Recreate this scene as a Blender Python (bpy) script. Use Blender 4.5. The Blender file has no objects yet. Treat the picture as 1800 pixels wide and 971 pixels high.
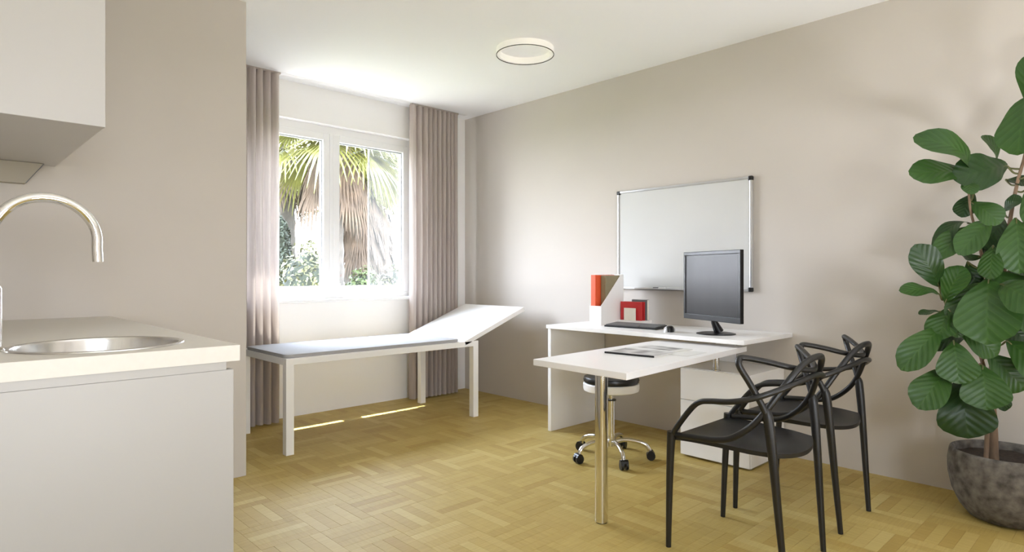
import bpy, bmesh, math, random
from mathutils import Vector, Matrix, noise

# ------------------------------------------------------------------ camera, world, sun, exposure
scene = bpy.context.scene
COL = scene.collection
rnd = random.Random(7)

HEADING = math.radians(43.71)          # camera looks 43.7 degrees clockwise of +Y, level
cam_data = bpy.data.cameras.new('camera')
cam = bpy.data.objects.new('camera', cam_data)
COL.objects.link(cam)
cam.location = (0.0, 0.0, 1.10)
cam.rotation_euler = (math.radians(90), 0, -HEADING)
cam_data.sensor_width = 36.0
cam_data.lens = 36.0 * 1090 / 1800
cam_data.shift_y = -0.0019
cam_data.clip_start = 0.05
scene.camera = cam

world = bpy.data.worlds.new('world')
scene.world = world
world.use_nodes = True
wn = world.node_tree
wn.nodes.clear()
w_out = wn.nodes.new('ShaderNodeOutputWorld')
w_bg = wn.nodes.new('ShaderNodeBackground')
w_mix = wn.nodes.new('ShaderNodeMixRGB')
w_sky = wn.nodes.new('ShaderNodeTexSky')
w_sky.sky_type = 'PREETHAM'
w_sky.turbidity = 4.0
w_sky.sun_direction = (0.03, 0.297, 0.954)
w_mix.inputs['Fac'].default_value = 0.72
w_mix.inputs['Color2'].default_value = (0.91, 0.96, 1.06, 1)
wn.links.new(w_sky.outputs['Color'], w_mix.inputs['Color1'])
wn.links.new(w_mix.outputs['Color'], w_bg.inputs['Color'])
wn.links.new(w_bg.outputs['Background'], w_out.inputs['Surface'])
w_bg.inputs['Strength'].default_value = 33.5

sun_data = bpy.data.lights.new('sun', 'SUN')
sun_data.energy = 46.0
sun_data.angle = math.radians(0.5)
sun_data.color = (1.0, 0.96, 0.88)
sun = bpy.data.objects.new('sun', sun_data)
COL.objects.link(sun)
sun.location = (3, 8, 12)
sun.rotation_euler = Vector((-0.13, -1.0, -3.2)).to_track_quat('-Z', 'Y').to_euler()

# the window's sky portal (guides sampling only, gives no light of its own)
por = bpy.data.lights.new('window_portal', 'AREA')
por.shape = 'RECTANGLE'
por.size, por.size_y = 1.62, 1.40
por.cycles.is_portal = True
por_o = bpy.data.objects.new('window_portal', por)
COL.objects.link(por_o)
por_o.location = (2.44, 4.86, 1.60)
por_o.rotation_euler = (math.radians(-90), 0, 0)
# the same for the fill window added behind the camera
B2X0, B2X1, B2Z0, B2Z1 = -0.85, 0.40, 0.80, 2.00
por2 = bpy.data.lights.new('window_portal', 'AREA')
por2.shape = 'RECTANGLE'
por2.size, por2.size_y = B2X1 - B2X0, B2Z1 - B2Z0
por2.cycles.is_portal = True
por2_o = bpy.data.objects.new('window_portal', por2)
COL.objects.link(por2_o)
por2_o.location = ((B2X0 + B2X1) / 2, -2.32, (B2Z0 + B2Z1) / 2)
por2_o.rotation_euler = (math.radians(90), 0, 0)


vs = scene.view_settings
vs.view_transform = 'Standard'
vs.look = 'None'
vs.exposure = 0.13
vs.gamma = 1.0
vs.use_curve_mapping = False
scene.cycles.max_bounces = 10
scene.cycles.diffuse_bounces = 6
scene.cycles.glossy_bounces = 4
scene.cycles.transparent_max_bounces = 12
scene.cycles.caustics_reflective = False
scene.cycles.caustics_refractive = False
scene.cycles.sample_clamp_indirect = 6.0

# ------------------------------------------------------------------ materials
def lin(r, g, b):
    f = lambda c: (c / 255 / 12.92) if c / 255 <= 0.04045 else ((c / 255 + 0.055) / 1.055) ** 2.4
    return (f(r), f(g), f(b), 1.0)

def mat(name, col, rough=0.5, metal=0.0, spec=0.5, vary=0.0, vscale=8.0, bump=0.0, bscale=60.0,
        stretch=(1, 1, 1), coat=0.0, sheen=0.0, trans=0.0, coords='Object', emit=None, emit_s=0.0):
    m = bpy.data.materials.new(name)
    m.use_nodes = True
    nt = m.node_tree
    p = nt.nodes['Principled BSDF']
    p.inputs['Base Color'].default_value = col
    p.inputs['Roughness'].default_value = rough
    p.inputs['Metallic'].default_value = metal
    p.inputs['Specular IOR Level'].default_value = spec
    p.inputs['Coat Weight'].default_value = coat
    p.inputs['Sheen Weight'].default_value = sheen
    p.inputs['Transmission Weight'].default_value = trans
    if emit:
        p.inputs['Emission Color'].default_value = emit
        p.inputs['Emission Strength'].default_value = emit_s
    if vary or bump:
        if coords == 'World':
            src = nt.nodes.new('ShaderNodeNewGeometry').outputs['Position']
        else:
            src = nt.nodes.new('ShaderNodeTexCoord').outputs[coords]
        mp = nt.nodes.new('ShaderNodeMapping')
        mp.inputs['Scale'].default_value = stretch
        nt.links.new(src, mp.inputs['Vector'])
        if vary:
            nz = nt.nodes.new('ShaderNodeTexNoise')
            nz.inputs['Scale'].default_value = vscale
            nz.inputs['Detail'].default_value = 5
            nt.links.new(mp.outputs['Vector'], nz.inputs['Vector'])
            rp = nt.nodes.new('ShaderNodeValToRGB')
            rp.color_ramp.elements[0].position = 0.3
            rp.color_ramp.elements[1].position = 0.7
            rp.color_ramp.elements[0].color = (col[0] * (1 - vary), col[1] * (1 - vary), col[2] * (1 - vary), 1)
            rp.color_ramp.elements[1].color = (min(1, col[0] * (1 + vary)), min(1, col[1] * (1 + vary)), min(1, col[2] * (1 + vary)), 1)
            nt.links.new(nz.outputs['Fac'], rp.inputs['Fac'])
            nt.links.new(rp.outputs['Color'], p.inputs['Base Color'])
        if bump:
            nb = nt.nodes.new('ShaderNodeTexNoise')
            nb.inputs['Scale'].default_value = bscale
            nb.inputs['Detail'].default_value = 3
            nt.links.new(mp.outputs['Vector'], nb.inputs['Vector'])
            bp = nt.nodes.new('ShaderNodeBump')
            bp.inputs['Strength'].default_value = bump
            bp.inputs['Distance'].default_value = 0.004
            nt.links.new(nb.outputs['Fac'], bp.inputs['Height'])
            nt.links.new(bp.outputs['Normal'], p.inputs['Normal'])
    return m

M = {}
M['wall'] = mat('beige_paint', lin(203, 196, 188), 0.7, spec=0.3, vary=0.012, vscale=3, bump=0.05, bscale=300)
M['wall_white'] = mat('white_paint', lin(250, 249, 248), 0.7, spec=0.3, bump=0.04, bscale=300)
M['ceiling'] = mat('ceiling_paint', lin(250, 250, 252), 0.8, spec=0.2, bump=0.03, bscale=300)
M['frame'] = mat('window_plastic', lin(250, 250, 251), 0.25, spec=0.5, bump=0.01, bscale=200)
M['gasket'] = mat('grey_gasket', lin(150, 152, 156), 0.5, vary=0.03)
M['laminate'] = mat('white_laminate', lin(244, 242, 241), 0.32, spec=0.5, vary=0.01, vscale=4, bump=0.01, bscale=500)
M['kitchen'] = mat('kitchen_laminate_darkened', lin(174, 171, 167), 0.4, spec=0.5, vary=0.01, vscale=4, bump=0.01, bscale=400)  # wall-cabinet laminate darkened in colour, offsetting the strong light on the base fronts
M['kitchen_top'] = mat('kitchen_wall_laminate', lin(192, 189, 186), 0.35, spec=0.5, vary=0.01, vscale=4, bump=0.01, bscale=400)
M['worktop'] = mat('worktop_laminate', lin(216, 211, 202), 0.45, spec=0.3, vary=0.02, vscale=60, bump=0.01, bscale=400)
M['recess'] = mat('recess_grey', lin(168, 160, 144), 0.6, vary=0.02)
M['couch'] = mat('couch_lacquer', lin(240, 238, 234), 0.3, spec=0.5, bump=0.01, bscale=400)
M['pad'] = mat('pad_vinyl', lin(166, 164, 162), 0.8, spec=0.1, vary=0.02, vscale=20, bump=0.05, bscale=350)
M['chrome'] = mat('chrome', (0.80, 0.79, 0.77, 1), 0.10, metal=1.0, vary=0.02, vscale=5)
M['steel'] = mat('brushed_steel', (0.74, 0.74, 0.73, 1), 0.22, metal=1.0, vary=0.05, vscale=30, stretch=(1, 20, 1), bump=0.02, bscale=120)
M['chair'] = mat('black_polypropylene', lin(24, 23, 22), 0.38, spec=0.5, vary=0.06, vscale=10, bump=0.02, bscale=500)
M['black'] = mat('black_plastic', lin(22, 22, 23), 0.35, vary=0.05, bump=0.02, bscale=300)
M['gloss_black'] = mat('gloss_black_plastic', lin(16, 15, 16), 0.32, spec=0.3, vary=0.03)
M['screen'] = mat('dark_screen', lin(34, 32, 31), 0.30, spec=0.22, vary=0.15, vscale=3, stretch=(1, 6, 0.3))
M['vinyl'] = mat('black_vinyl', lin(26, 27, 29), 0.3, vary=0.05, bump=0.05, bscale=200)
M['key'] = mat('dark_grey_keys', lin(104, 104, 104), 0.5, vary=0.04)
M['silver'] = mat('silver_plastic', lin(200, 200, 202), 0.3, metal=0.4, vary=0.02)
M['alu'] = mat('aluminium_trim', lin(214, 214, 214), 0.28, metal=0.7, vary=0.02)
M['board'] = mat('whiteboard_enamel', lin(207, 207, 205), 0.4, spec=0.3, vary=0.005)
M['orange'] = mat('orange_card', lin(232, 92, 52), 0.5, vary=0.04, vscale=30)
M['olive'] = mat('olive_card', lin(140, 128, 100), 0.6, vary=0.05, vscale=30)
M['red'] = mat('red_card', lin(196, 48, 48), 0.45, vary=0.03, vscale=20)
M['card'] = mat('cream_paper', lin(242, 236, 220), 0.6, vary=0.02, vscale=30)
M['paper'] = mat('white_paper', lin(226, 225, 222), 0.55, vary=0.02, vscale=20)
M['grey_card'] = mat('grey_card', lin(120, 124, 126), 0.5, vary=0.06, vscale=20)
M['curtain'] = mat('taupe_curtain', lin(184, 173, 166), 0.85, spec=0.15, sheen=0.3, vary=0.07, vscale=90, stretch=(1, 1, 0.06), bump=0.12, bscale=500)
M['pot'] = mat('concrete', lin(104, 99, 93), 0.85, spec=0.2, vary=0.5, vscale=26, bump=0.5, bscale=45)
M['soil'] = mat('soil', lin(48, 38, 30), 0.95, vary=0.4, vscale=60, bump=0.8, bscale=90)
M['bark'] = mat('bark', lin(122, 100, 80), 0.85, vary=0.3, vscale=30, stretch=(1, 1, 0.25), bump=0.5, bscale=60)
M['twig'] = mat('green_twig', lin(92, 92, 50), 0.6, vary=0.15, vscale=30)
M['lamp_body'] = mat('lamp_white', lin(246, 243, 236), 0.4, vary=0.005, emit=(1.0, 0.95, 0.88, 1), emit_s=0.2)
M['lamp_rim'] = mat('lamp_dark_rim', lin(70, 72, 70), 0.4, vary=0.03)
M['fill_diffuser'] = mat('fill_light_glow', lin(250, 248, 244), 0.5, emit=(1.0, 0.96, 0.9, 1), emit_s=3.0)
M['lawn'] = mat('lawn', lin(73, 80, 46), 0.9, vary=0.3, vscale=6, bump=0.5, bscale=40)
M['paving'] = mat('pale_paving', lin(186, 180, 172), 0.8, vary=0.06, vscale=5, bump=0.2, bscale=40)
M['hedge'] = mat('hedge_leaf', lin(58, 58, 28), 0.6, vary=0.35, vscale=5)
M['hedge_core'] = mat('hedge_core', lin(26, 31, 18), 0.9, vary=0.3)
M['bright_leaf'] = mat('bright_leaf', lin(57, 69, 26), 0.6, vary=0.3, vscale=6)
M['conifer'] = mat('conifer_leaf', lin(35, 42, 26), 0.7, vary=0.3, vscale=6)
M['flower'] = mat('white_blossom', lin(113, 110, 106), 0.7, vary=0.06, vscale=20)
M['frond'] = mat('palm_frond', lin(80, 79, 28), 0.5, vary=0.28, vscale=4)
M['frond_brown'] = mat('dry_palm_frond', lin(63, 49, 35), 0.8, vary=0.3, vscale=5)
M['palm_bark'] = mat('palm_bark', lin(53, 48, 42), 0.9, vary=0.3, vscale=10, bump=0.6, bscale=20)
M['render'] = mat('white_render', lin(130, 129, 127), 0.8, vary=0.02)
M['roof'] = mat('slate_roof', lin(52, 57, 66), 0.6, vary=0.1, vscale=8)

def add_translucency(m, fac):
    nt = m.node_tree
    p = nt.nodes['Principled BSDF']
    o = [n for n in nt.nodes if n.type == 'OUTPUT_MATERIAL'][0]
    t = nt.nodes.new('ShaderNodeBsdfTranslucent')
    mx = nt.nodes.new('ShaderNodeMixShader')
    mx.inputs['Fac'].default_value = fac
    if p.inputs['Base Color'].links:
        nt.links.new(p.inputs['Base Color'].links[0].from_socket, t.inputs['Color'])
    else:
        t.inputs['Color'].default_value = p.inputs['Base Color'].default_value
    nt.links.new(p.outputs['BSDF'], mx.inputs[1])
    nt.links.new(t.outputs['BSDF'], mx.inputs[2])
    nt.links.new(mx.outputs['Shader'], o.inputs['Surface'])
add_translucency(M['curtain'], 0.22)

def glass_mat(name, tint, refl=0.12, milk=0.0):
    m = bpy.data.materials.new(name)
    m.use_nodes = True
    nt = m.node_tree
    nt.nodes.clear()
    out = nt.nodes.new('ShaderNodeOutputMaterial')
    tr = nt.nodes.new('ShaderNodeBsdfTransparent')
    tr.inputs['Color'].default_value = tint
    gl = nt.nodes.new('ShaderNodeBsdfGlossy')
    gl.inputs['Roughness'].default_value = 0.02
    lw = nt.nodes.new('ShaderNodeLayerWeight')
    lw.inputs['Blend'].default_value = 0.5
    pw = nt.nodes.new('ShaderNodeMath'); pw.operation = 'POWER'; pw.inputs[1].default_value = 5.0
    fr = nt.nodes.new('ShaderNodeMath'); fr.operation = 'MULTIPLY_ADD'
    fr.inputs[1].default_value = 0.9; fr.inputs[2].default_value = 0.035
    nt.links.new(lw.outputs['Facing'], pw.inputs[0])
    nt.links.new(pw.outputs[0], fr.inputs[0])
    mx = nt.nodes.new('ShaderNodeMixShader')
    nt.links.new(fr.outputs[0], mx.inputs['Fac'])
    nt.links.new(tr.outputs['BSDF'], mx.inputs[1])
    nt.links.new(gl.outputs['BSDF'], mx.inputs[2])
    last = mx
    if milk:
        df = nt.nodes.new('ShaderNodeBsdfTranslucent')
        df.inputs['Color'].default_value = (0.95, 0.95, 0.95, 1)
        m2 = nt.nodes.new('ShaderNodeMixShader')
        m2.inputs['Fac'].default_value = milk
        nt.links.new(mx.outputs['Shader'], m2.inputs[1])
        nt.links.new(df.outputs['BSDF'], m2.inputs[2])
        last = m2
    nt.links.new(last.outputs['Shader'], out.inputs['Surface'])
    return m
M['glass'] = glass_mat('window_glass', (0.97, 0.98, 0.98, 1))
M['reflection_haze'] = glass_mat('reflection_sheet', (0.95, 0.95, 0.95, 1), milk=0.012)

def leaf_mat(name, c_dark, c_light):
    m = bpy.data.materials.new(name)
    m.use_nodes = True
    nt = m.node_tree
    p = nt.nodes['Principled BSDF']
    uv = nt.nodes.new('ShaderNodeTexCoord')
    sp = nt.nodes.new('ShaderNodeSeparateXYZ')
    nt.links.new(uv.outputs['UV'], sp.inputs['Vector'])
    # |u - .5| : distance from the midrib
    sub = nt.nodes.new('ShaderNodeMath'); sub.operation = 'SUBTRACT'; sub.inputs[1].default_value = 0.5
    nt.links.new(sp.outputs['X'], sub.inputs[0])
    ab = nt.nodes.new('ShaderNodeMath'); ab.operation = 'ABSOLUTE'
    nt.links.new(sub.outputs[0], ab.inputs[0])
    # side veins: sine of (v - 0.8*|u|)
    mul = nt.nodes.new('ShaderNodeMath'); mul.operation = 'MULTIPLY_ADD'
    mul.inputs[1].default_value = -0.75
    nt.links.new(ab.outputs[0], mul.inputs[0]); nt.links.new(sp.outputs['Y'], mul.inputs[2])
    fq = nt.nodes.new('ShaderNodeMath'); fq.operation = 'MULTIPLY'; fq.inputs[1].default_value = 50.0
    nt.links.new(mul.outputs[0], fq.inputs[0])
    sn = nt.nodes.new('ShaderNodeMath'); sn.operation = 'SINE'
    nt.links.new(fq.outputs[0], sn.inputs[0])
    rs = nt.nodes.new('ShaderNodeMapRange')
    rs.inputs['From Min'].default_value = 0.86; rs.inputs['From Max'].default_value = 1.0
    nt.links.new(sn.outputs[0], rs.inputs['Value'])
    rm = nt.nodes.new('ShaderNodeMapRange')
    rm.inputs['From Min'].default_value = 0.035; rm.inputs['From Max'].default_value = 0.0
    nt.links.new(ab.outputs[0], rm.inputs['Value'])
    mxm = nt.nodes.new('ShaderNodeMath'); mxm.operation = 'MAXIMUM'
    nt.links.new(rs.outputs[0], mxm.inputs[0]); nt.links.new(rm.outputs[0], mxm.inputs[1])
    sc = nt.nodes.new('ShaderNodeMath'); sc.operation = 'MULTIPLY'; sc.inputs[1].default_value = 0.22
    nt.links.new(mxm.outputs[0], sc.inputs[0])
    nz = nt.nodes.new('ShaderNodeTexNoise'); nz.inputs['Scale'].default_value = 9
    nt.links.new(uv.outputs['Object'], nz.inputs['Vector'])
    base = nt.nodes.new('ShaderNodeMixRGB')
    base.inputs['Color1'].default_value = c_dark
    base.inputs['Color2'].default_value = tuple(0.6 * a + 0.4 * b for a, b in zip(c_dark, c_light))
    nt.links.new(nz.outputs['Fac'], base.inputs['Fac'])
    fin = nt.nodes.new('ShaderNodeMixRGB')
    fin.inputs['Color2'].default_value = c_light
    nt.links.new(sc.outputs[0], fin.inputs['Fac'])
    nt.links.new(base.outputs['Color'], fin.inputs['Color1'])
    nt.links.new(fin.outputs['Color'], p.inputs['Base Color'])
    p.inputs['Roughness'].default_value = 0.38
    p.inputs['Specular IOR Level'].default_value = 0.32
    bp = nt.nodes.new('ShaderNodeBump')
    bp.inputs['Strength'].default_value = 0.22; bp.inputs['Distance'].default_value = 0.003
    nt.links.new(sn.outputs[0], bp.inputs['Height'])
    nt.links.new(bp.outputs['Normal'], p.inputs['Normal'])
    return m
M['leaf'] = leaf_mat('fig_leaf', lin(34, 66, 22), lin(76, 108, 46))
M['leaf_dark'] = leaf_mat('fig_leaf_dark', lin(24, 50, 18), lin(56, 84, 38))

def wood_mat(name, col, along_x):
    m = bpy.data.materials.new(name)
    m.use_nodes = True
    nt = m.node_tree
    p = nt.nodes['Principled BSDF']
    g = nt.nodes.new('ShaderNodeNewGeometry')
    mp = nt.nodes.new('ShaderNodeMapping')
    mp.inputs['Scale'].default_value = (5, 70, 1) if along_x else (70, 5, 1)
    nt.links.new(g.outputs['Position'], mp.inputs['Vector'])
    nz = nt.nodes.new('ShaderNodeTexNoise')
    nz.inputs['Scale'].default_value = 1.6; nz.inputs['Detail'].default_value = 6; nz.inputs['Roughness'].default_value = 0.65
    nt.links.new(mp.outputs['Vector'], nz.inputs['Vector'])
    rp = nt.nodes.new('ShaderNodeValToRGB')
    rp.color_ramp.elements[0].position = 0.28; rp.color_ramp.elements[1].position = 0.72
    rp.color_ramp.elements[0].color = (col[0] * 0.86, col[1] * 0.84, col[2] * 0.78, 1)
    rp.color_ramp.elements[1].color = (col[0] * 1.08, col[1] * 1.09, col[2] * 1.12, 1)
    nt.links.new(nz.outputs['Fac'], rp.inputs['Fac'])
    nt.links.new(rp.outputs['Color'], p.inputs['Base Color'])
    p.inputs['Roughness'].default_value = 0.5
    p.inputs['Specular IOR Level'].default_value = 0.35
    bp = nt.nodes.new('ShaderNodeBump')
    bp.inputs['Strength'].default_value = 0.06; bp.inputs['Distance'].default_value = 0.002
    nt.links.new(nz.outputs['Fac'], bp.inputs['Height'])
    nt.links.new(bp.outputs['Normal'], p.inputs['Normal'])
    return m
TINTS = [(179, 156, 89), (173, 149, 82), (183, 160, 95), (168, 142, 75), (176, 152, 85), (188, 167, 103)]
WOOD = [[wood_mat('oak_strip', lin(*t), ax) for t in TINTS] for ax in (True, False)]

def print_mat(name, col):
    """grey halftone photo printed on a brochure page"""
    m = mat(name, col, 0.4)
    nt = m.node_tree
    p = nt.nodes['Principled BSDF']
    tc = nt.nodes.new('ShaderNodeTexCoord')
    vr = nt.nodes.new('ShaderNodeTexVoronoi'); vr.inputs['Scale'].default_value = 14
    nt.links.new(tc.outputs['Object'], vr.inputs['Vector'])
    rp = nt.nodes.new('ShaderNodeValToRGB')
    rp.color_ramp.elements[0].color = lin(96, 94, 92); rp.color_ramp.elements[1].color = lin(206, 204, 202)
    rp.color_ramp.elements[0].position = 0.1; rp.color_ramp.elements[1].position = 0.75
    nt.links.new(vr.outputs['Distance'], rp.inputs['Fac'])
    nt.links.new(rp.outputs['Color'], p.inputs['Base Color'])
    return m
M['print'] = print_mat('printed_page', lin(150, 148, 146))

# ------------------------------------------------------------------ mesh helpers
class MB:
    """collects shapes in world coordinates and links them as one mesh object"""
    def __init__(self):
        self.v, self.f, self.mi, self.uv = [], [], [], {}
        self.smooth = False
    def add(self, vs_, fs, mi=0):
        o = len(self.v)
        self.v += [tuple(p) for p in vs_]
        self.f += [tuple(i + o for i in f) for f in fs]
        self.mi += [mi] * len(fs)
        return self
    def box(self, x0, x1, y0, y1, z0, z1, bev=0.0, mx=None, seg=2, mi=0):
        bm = bmesh.new()
        bmesh.ops.create_cube(bm, size=1.0)
        for v in bm.verts:
            v.co = Vector(((x0 + x1) / 2 + v.co.x * (x1 - x0), (y0 + y1) / 2 + v.co.y * (y1 - y0), (z0 + z1) / 2 + v.co.z * (z1 - z0)))
        if bev:
            bmesh.ops.bevel(bm, geom=bm.edges[:], offset=bev, segments=seg, profile=0.5, affect='EDGES')
        if mx is not None:
            bm.transform(mx)
        bm.verts.index_update()
        self.add([v.co[:] for v in bm.verts], [[v.index for v in f.verts] for f in bm.faces], mi)
        bm.free()
        return self
    def prism(self, poly, z0, z1, mx=None, mi=0, bev=0.0):
        n = len(poly)
        bm = bmesh.new()
        a = [bm.verts.new((x, y, z0)) for x, y in poly]
        b = [bm.verts.new((x, y, z1)) for x, y in poly]
        bm.faces.new(a[::-1]); bm.faces.new(b)
        for i in range(n):
            bm.faces.new((a[i], a[(i + 1) % n], b[(i + 1) % n], b[i]))
        if bev:
            bmesh.ops.bevel(bm, geom=bm.edges[:], offset=bev, segments=2, profile=0.5, affect='EDGES')
        bmesh.ops.recalc_face_normals(bm, faces=bm.faces[:])
        if mx is not None:
            bm.transform(mx)
        bm.verts.index_update()
        self.add([v.co[:] for v in bm.verts], [[v.index for v in f.verts] for f in bm.faces], mi)
        bm.free()
        return self
    def tube(self, pts, rad, n=10, cap=True, flat=1.0, up=None):
        pts = [Vector(p) for p in pts]
        rads = rad if isinstance(rad, (list, tuple)) else [rad] * len(pts)
        rings, prev = [], None
        for i, p in enumerate(pts):
            t = (pts[min(i + 1, len(pts) - 1)] - pts[max(i - 1, 0)]).normalized()
            if prev is None:
                ref = Vector(up) if up else (Vector((0, 0, 1)) if abs(t.z) < 0.9 else Vector((1, 0, 0)))
            else:
                ref = prev
            a = (ref - t * ref.dot(t))
            if a.length < 1e-6:
                a = t.orthogonal()
            a.normalize()
            prev = a
            b = t.cross(a)
            rings.append([p + (a * math.cos(2 * math.pi * k / n) * flat + b * math.sin(2 * math.pi * k / n)) * rads[i] for k in range(n)])
        vv = [v for r in rings for v in r]
        ff = []
        for i in range(len(rings) - 1):
            for k in range(n):
                ff.append((i * n + k, i * n + (k + 1) % n, (i + 1) * n + (k + 1) % n, (i + 1) * n + k))
        if cap:
            ff.append(tuple(range(n))[::-1])
            ff.append(tuple((len(rings) - 1) * n + k for k in range(n)))
        self.smooth = True
        return self.add(vv, ff)
    def lathe(self, prof, cx, cy, n=40, closed=False, smooth=True):
        """prof: (radius, z) list, turned about the vertical through cx, cy"""
        vv = [(cx + r * math.cos(2 * math.pi * k / n), cy + r * math.sin(2 * math.pi * k / n), z) for r, z in prof for k in range(n)]
        ff = []
        m = len(prof)
        for i in range(m if closed else m - 1):
            j = (i + 1) % m
            for k in range(n):
                ff.append((i * n + k, i * n + (k + 1) % n, j * n + (k + 1) % n, j * n + k))
        if not closed:
            if prof[0][0] > 1e-5:
                ff.append(tuple(range(n))[::-1])
            if prof[-1][0] > 1e-5:
                ff.append(tuple((m - 1) * n + k for k in range(n)))
        self.smooth = smooth
        return self.add(vv, ff)
    def build(self, name, material, parent=None, root_loc=None, smooth=None, angle=40, fix=True):
        me = bpy.data.meshes.new(name)
        me.from_pydata(self.v, [], self.f)
        mats = material if isinstance(material, (list, tuple)) else [material]
        for m in mats:
            me.materials.append(m)
        if len(mats) > 1:
            me.polygons.foreach_set('material_index', self.mi)
        if fix:
            bm = bmesh.new(); bm.from_mesh(me)
            bmesh.ops.remove_doubles(bm, verts=bm.verts, dist=1e-6)
            bmesh.ops.recalc_face_normals(bm, faces=bm.faces[:])
            bm.to_mesh(me); bm.free()
        s = self.smooth if smooth is None else smooth
        if s:
            me.polygons.foreach_set('use_smooth', [True] * len(me.polygons))
            me.set_sharp_from_angle(angle=math.radians(angle))
        o = bpy.data.objects.new(name, me)
        COL.objects.link(o)
        if parent is not None:
            o.parent = parent
            loc = parent.location if parent.type == 'EMPTY' else Vector((0, 0, 0))
            o.matrix_parent_inverse = Matrix.Translation(-Vector(loc))
        return o

def box(*a, **k): return MB().box(*a, **k)

def tag(o, label=None, cat=None, group=None, kind=None):
    if label: o['label'] = label
    if cat: o['category'] = cat
    if group: o['group'] = group
    if kind: o['kind'] = kind
    return o

def thing(name, loc, label=None, cat=None, group=None, kind=None):
    o = bpy.data.objects.new(name, None)
    o.empty_display_size = 0.1
    COL.objects.link(o)
    o.location = loc
    return tag(o, label, cat, group, kind)

def struct(o): o['kind'] = 'structure'; return o

def copy_tree(o, offset):
    r = o.copy(); COL.objects.link(r)
    r.location = Vector(o.location) + Vector(offset)
    for ch in list(o.children):
        c = ch.copy(); COL.objects.link(c); c.parent = r
        c.matrix_parent_inverse = ch.matrix_parent_inverse.copy()
        for g in list(ch.children):
            d = g.copy(); COL.objects.link(d); d.parent = c
            d.matrix_parent_inverse = g.matrix_parent_inverse.copy()
    return r

def spline(pts, n=8):
    """Catmull-Rom through the points"""
    P_ = [Vector(p) for p in pts]
    out = []
    for i in range(len(P_) - 1):
        p0 = P_[i - 1] if i else P_[i] * 2 - P_[i + 1]
        p1, p2 = P_[i], P_[i + 1]
        p3 = P_[i + 2] if i + 2 < len(P_) else P_[i + 1] * 2 - P_[i]
        for k in range(n):
            t = k / n
            out.append(0.5 * ((2 * p1) + (p2 - p0) * t + (2 * p0 - 5 * p1 + 4 * p2 - p3) * t * t + (3 * p1 - p0 - 3 * p2 + p3) * t ** 3))
    out.append(P_[-1])
    return out

# ------------------------------------------------------------------ the room
XR, YW, ZC = 3.80, 4.63, 2.586          # right wall, window wall, ceiling height
XL, YB = -1.80, -2.20                   # walls behind and beside the camera

# floor slab and its parquet strips (basket weave, 250 mm squares of five strips)
floor = struct(box(XL - .1, XR + .12, YB - .1, YW + .22, -0.15, -0.006).build('floor', WOOD[0][3]))
def in_view(x, y):
    d = math.sin(HEADING) * x + math.cos(HEADING) * y
    if d < 0.8: return 0
    r = math.cos(HEADING) * x - math.sin(HEADING) * y
    px, py = 900 + 1090 * r / d, 482 + 1090 * 1.1 / d
    if px < 413 or px > 1800 or py > 971: return 0
    if x < 1.30 and y > 3.44: return 0
    return 1.0 / d ** 3
B, NS = 0.25, 5
strips = []
for i in range(-12, 13):
    for j in range(-20, 11):
        bx, by = 0.985 + B * i, 2.725 + B * j
        along_y = (i + j) % 2 == 0
        for k in range(NS):
            w = B / NS
            if along_y: r = (bx + k * w, bx + (k + 1) * w, by, by + B)
            else: r = (bx, bx + B, by + k * w, by + (k + 1) * w)
            r = (max(r[0], XL), min(r[1], XR), max(r[2], YB), min(r[3], YW))
            if r[1] - r[0] < 0.004 or r[3] - r[2] < 0.004: continue
            strips.append((in_view((r[0] + r[1]) / 2, (r[2] + r[3]) / 2), r, 1 if along_y else 0))
strips.sort(key=lambda s: -s[0])
GAP = 0.00022
def strip_mb(mb, r, z, mi=0):
    x0, x1, y0, y1 = r[0] + GAP, r[1] - GAP, r[2] + GAP, r[3] - GAP
    c = 0.0005
    zb = -0.006
    vv = [(x0, y0, zb), (x1, y0, zb), (x1, y1, zb), (x0, y1, zb),
          (x0, y0, z - c), (x1, y0, z - c), (x1, y1, z - c), (x0, y1, z - c),
          (x0 + c, y0 + c, z), (x1 - c, y0 + c, z), (x1 - c, y1 - c, z), (x0 + c, y1 - c, z)]
    ff = [(8, 9, 10, 11)]
    for a in (0, 4):
        for k in range(4):
            ff.append((a + k, a + (k + 1) % 4, a + 4 + (k + 1) % 4, a + 4 + k))
    mb.add(vv, ff, mi)
shared = {}
rest = MB()
for idx, (s, r, o_) in enumerate(strips):
    t = rnd.choices(range(6), weights=[4, 4, 3, 2, 5, 2])[0]
    z = -rnd.random() * 0.0005
    if idx < 300 and s > 0:
        key = (round(r[1] - r[0], 4), round(r[3] - r[2], 4), o_, t)
        if key not in shared:
            mb = MB(); strip_mb(mb, (0, r[1] - r[0], 0, r[3] - r[2]), 0.0)
            ob = mb.build('parquet_strip', WOOD[1 - o_][t], fix=False)
            shared[key] = ob.data
        else:
            ob = bpy.data.objects.new('parquet_strip', shared[key]); COL.objects.link(ob)
        ob.parent = floor
        ob.location = (r[0], r[2], z)
    else:
        strip_mb(rest, r, z, (1 - o_) * 6 + t)
ob = rest.build('parquet', WOOD[0] + WOOD[1], floor, fix=False)
ob['kind'] = 'stuff'

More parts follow.
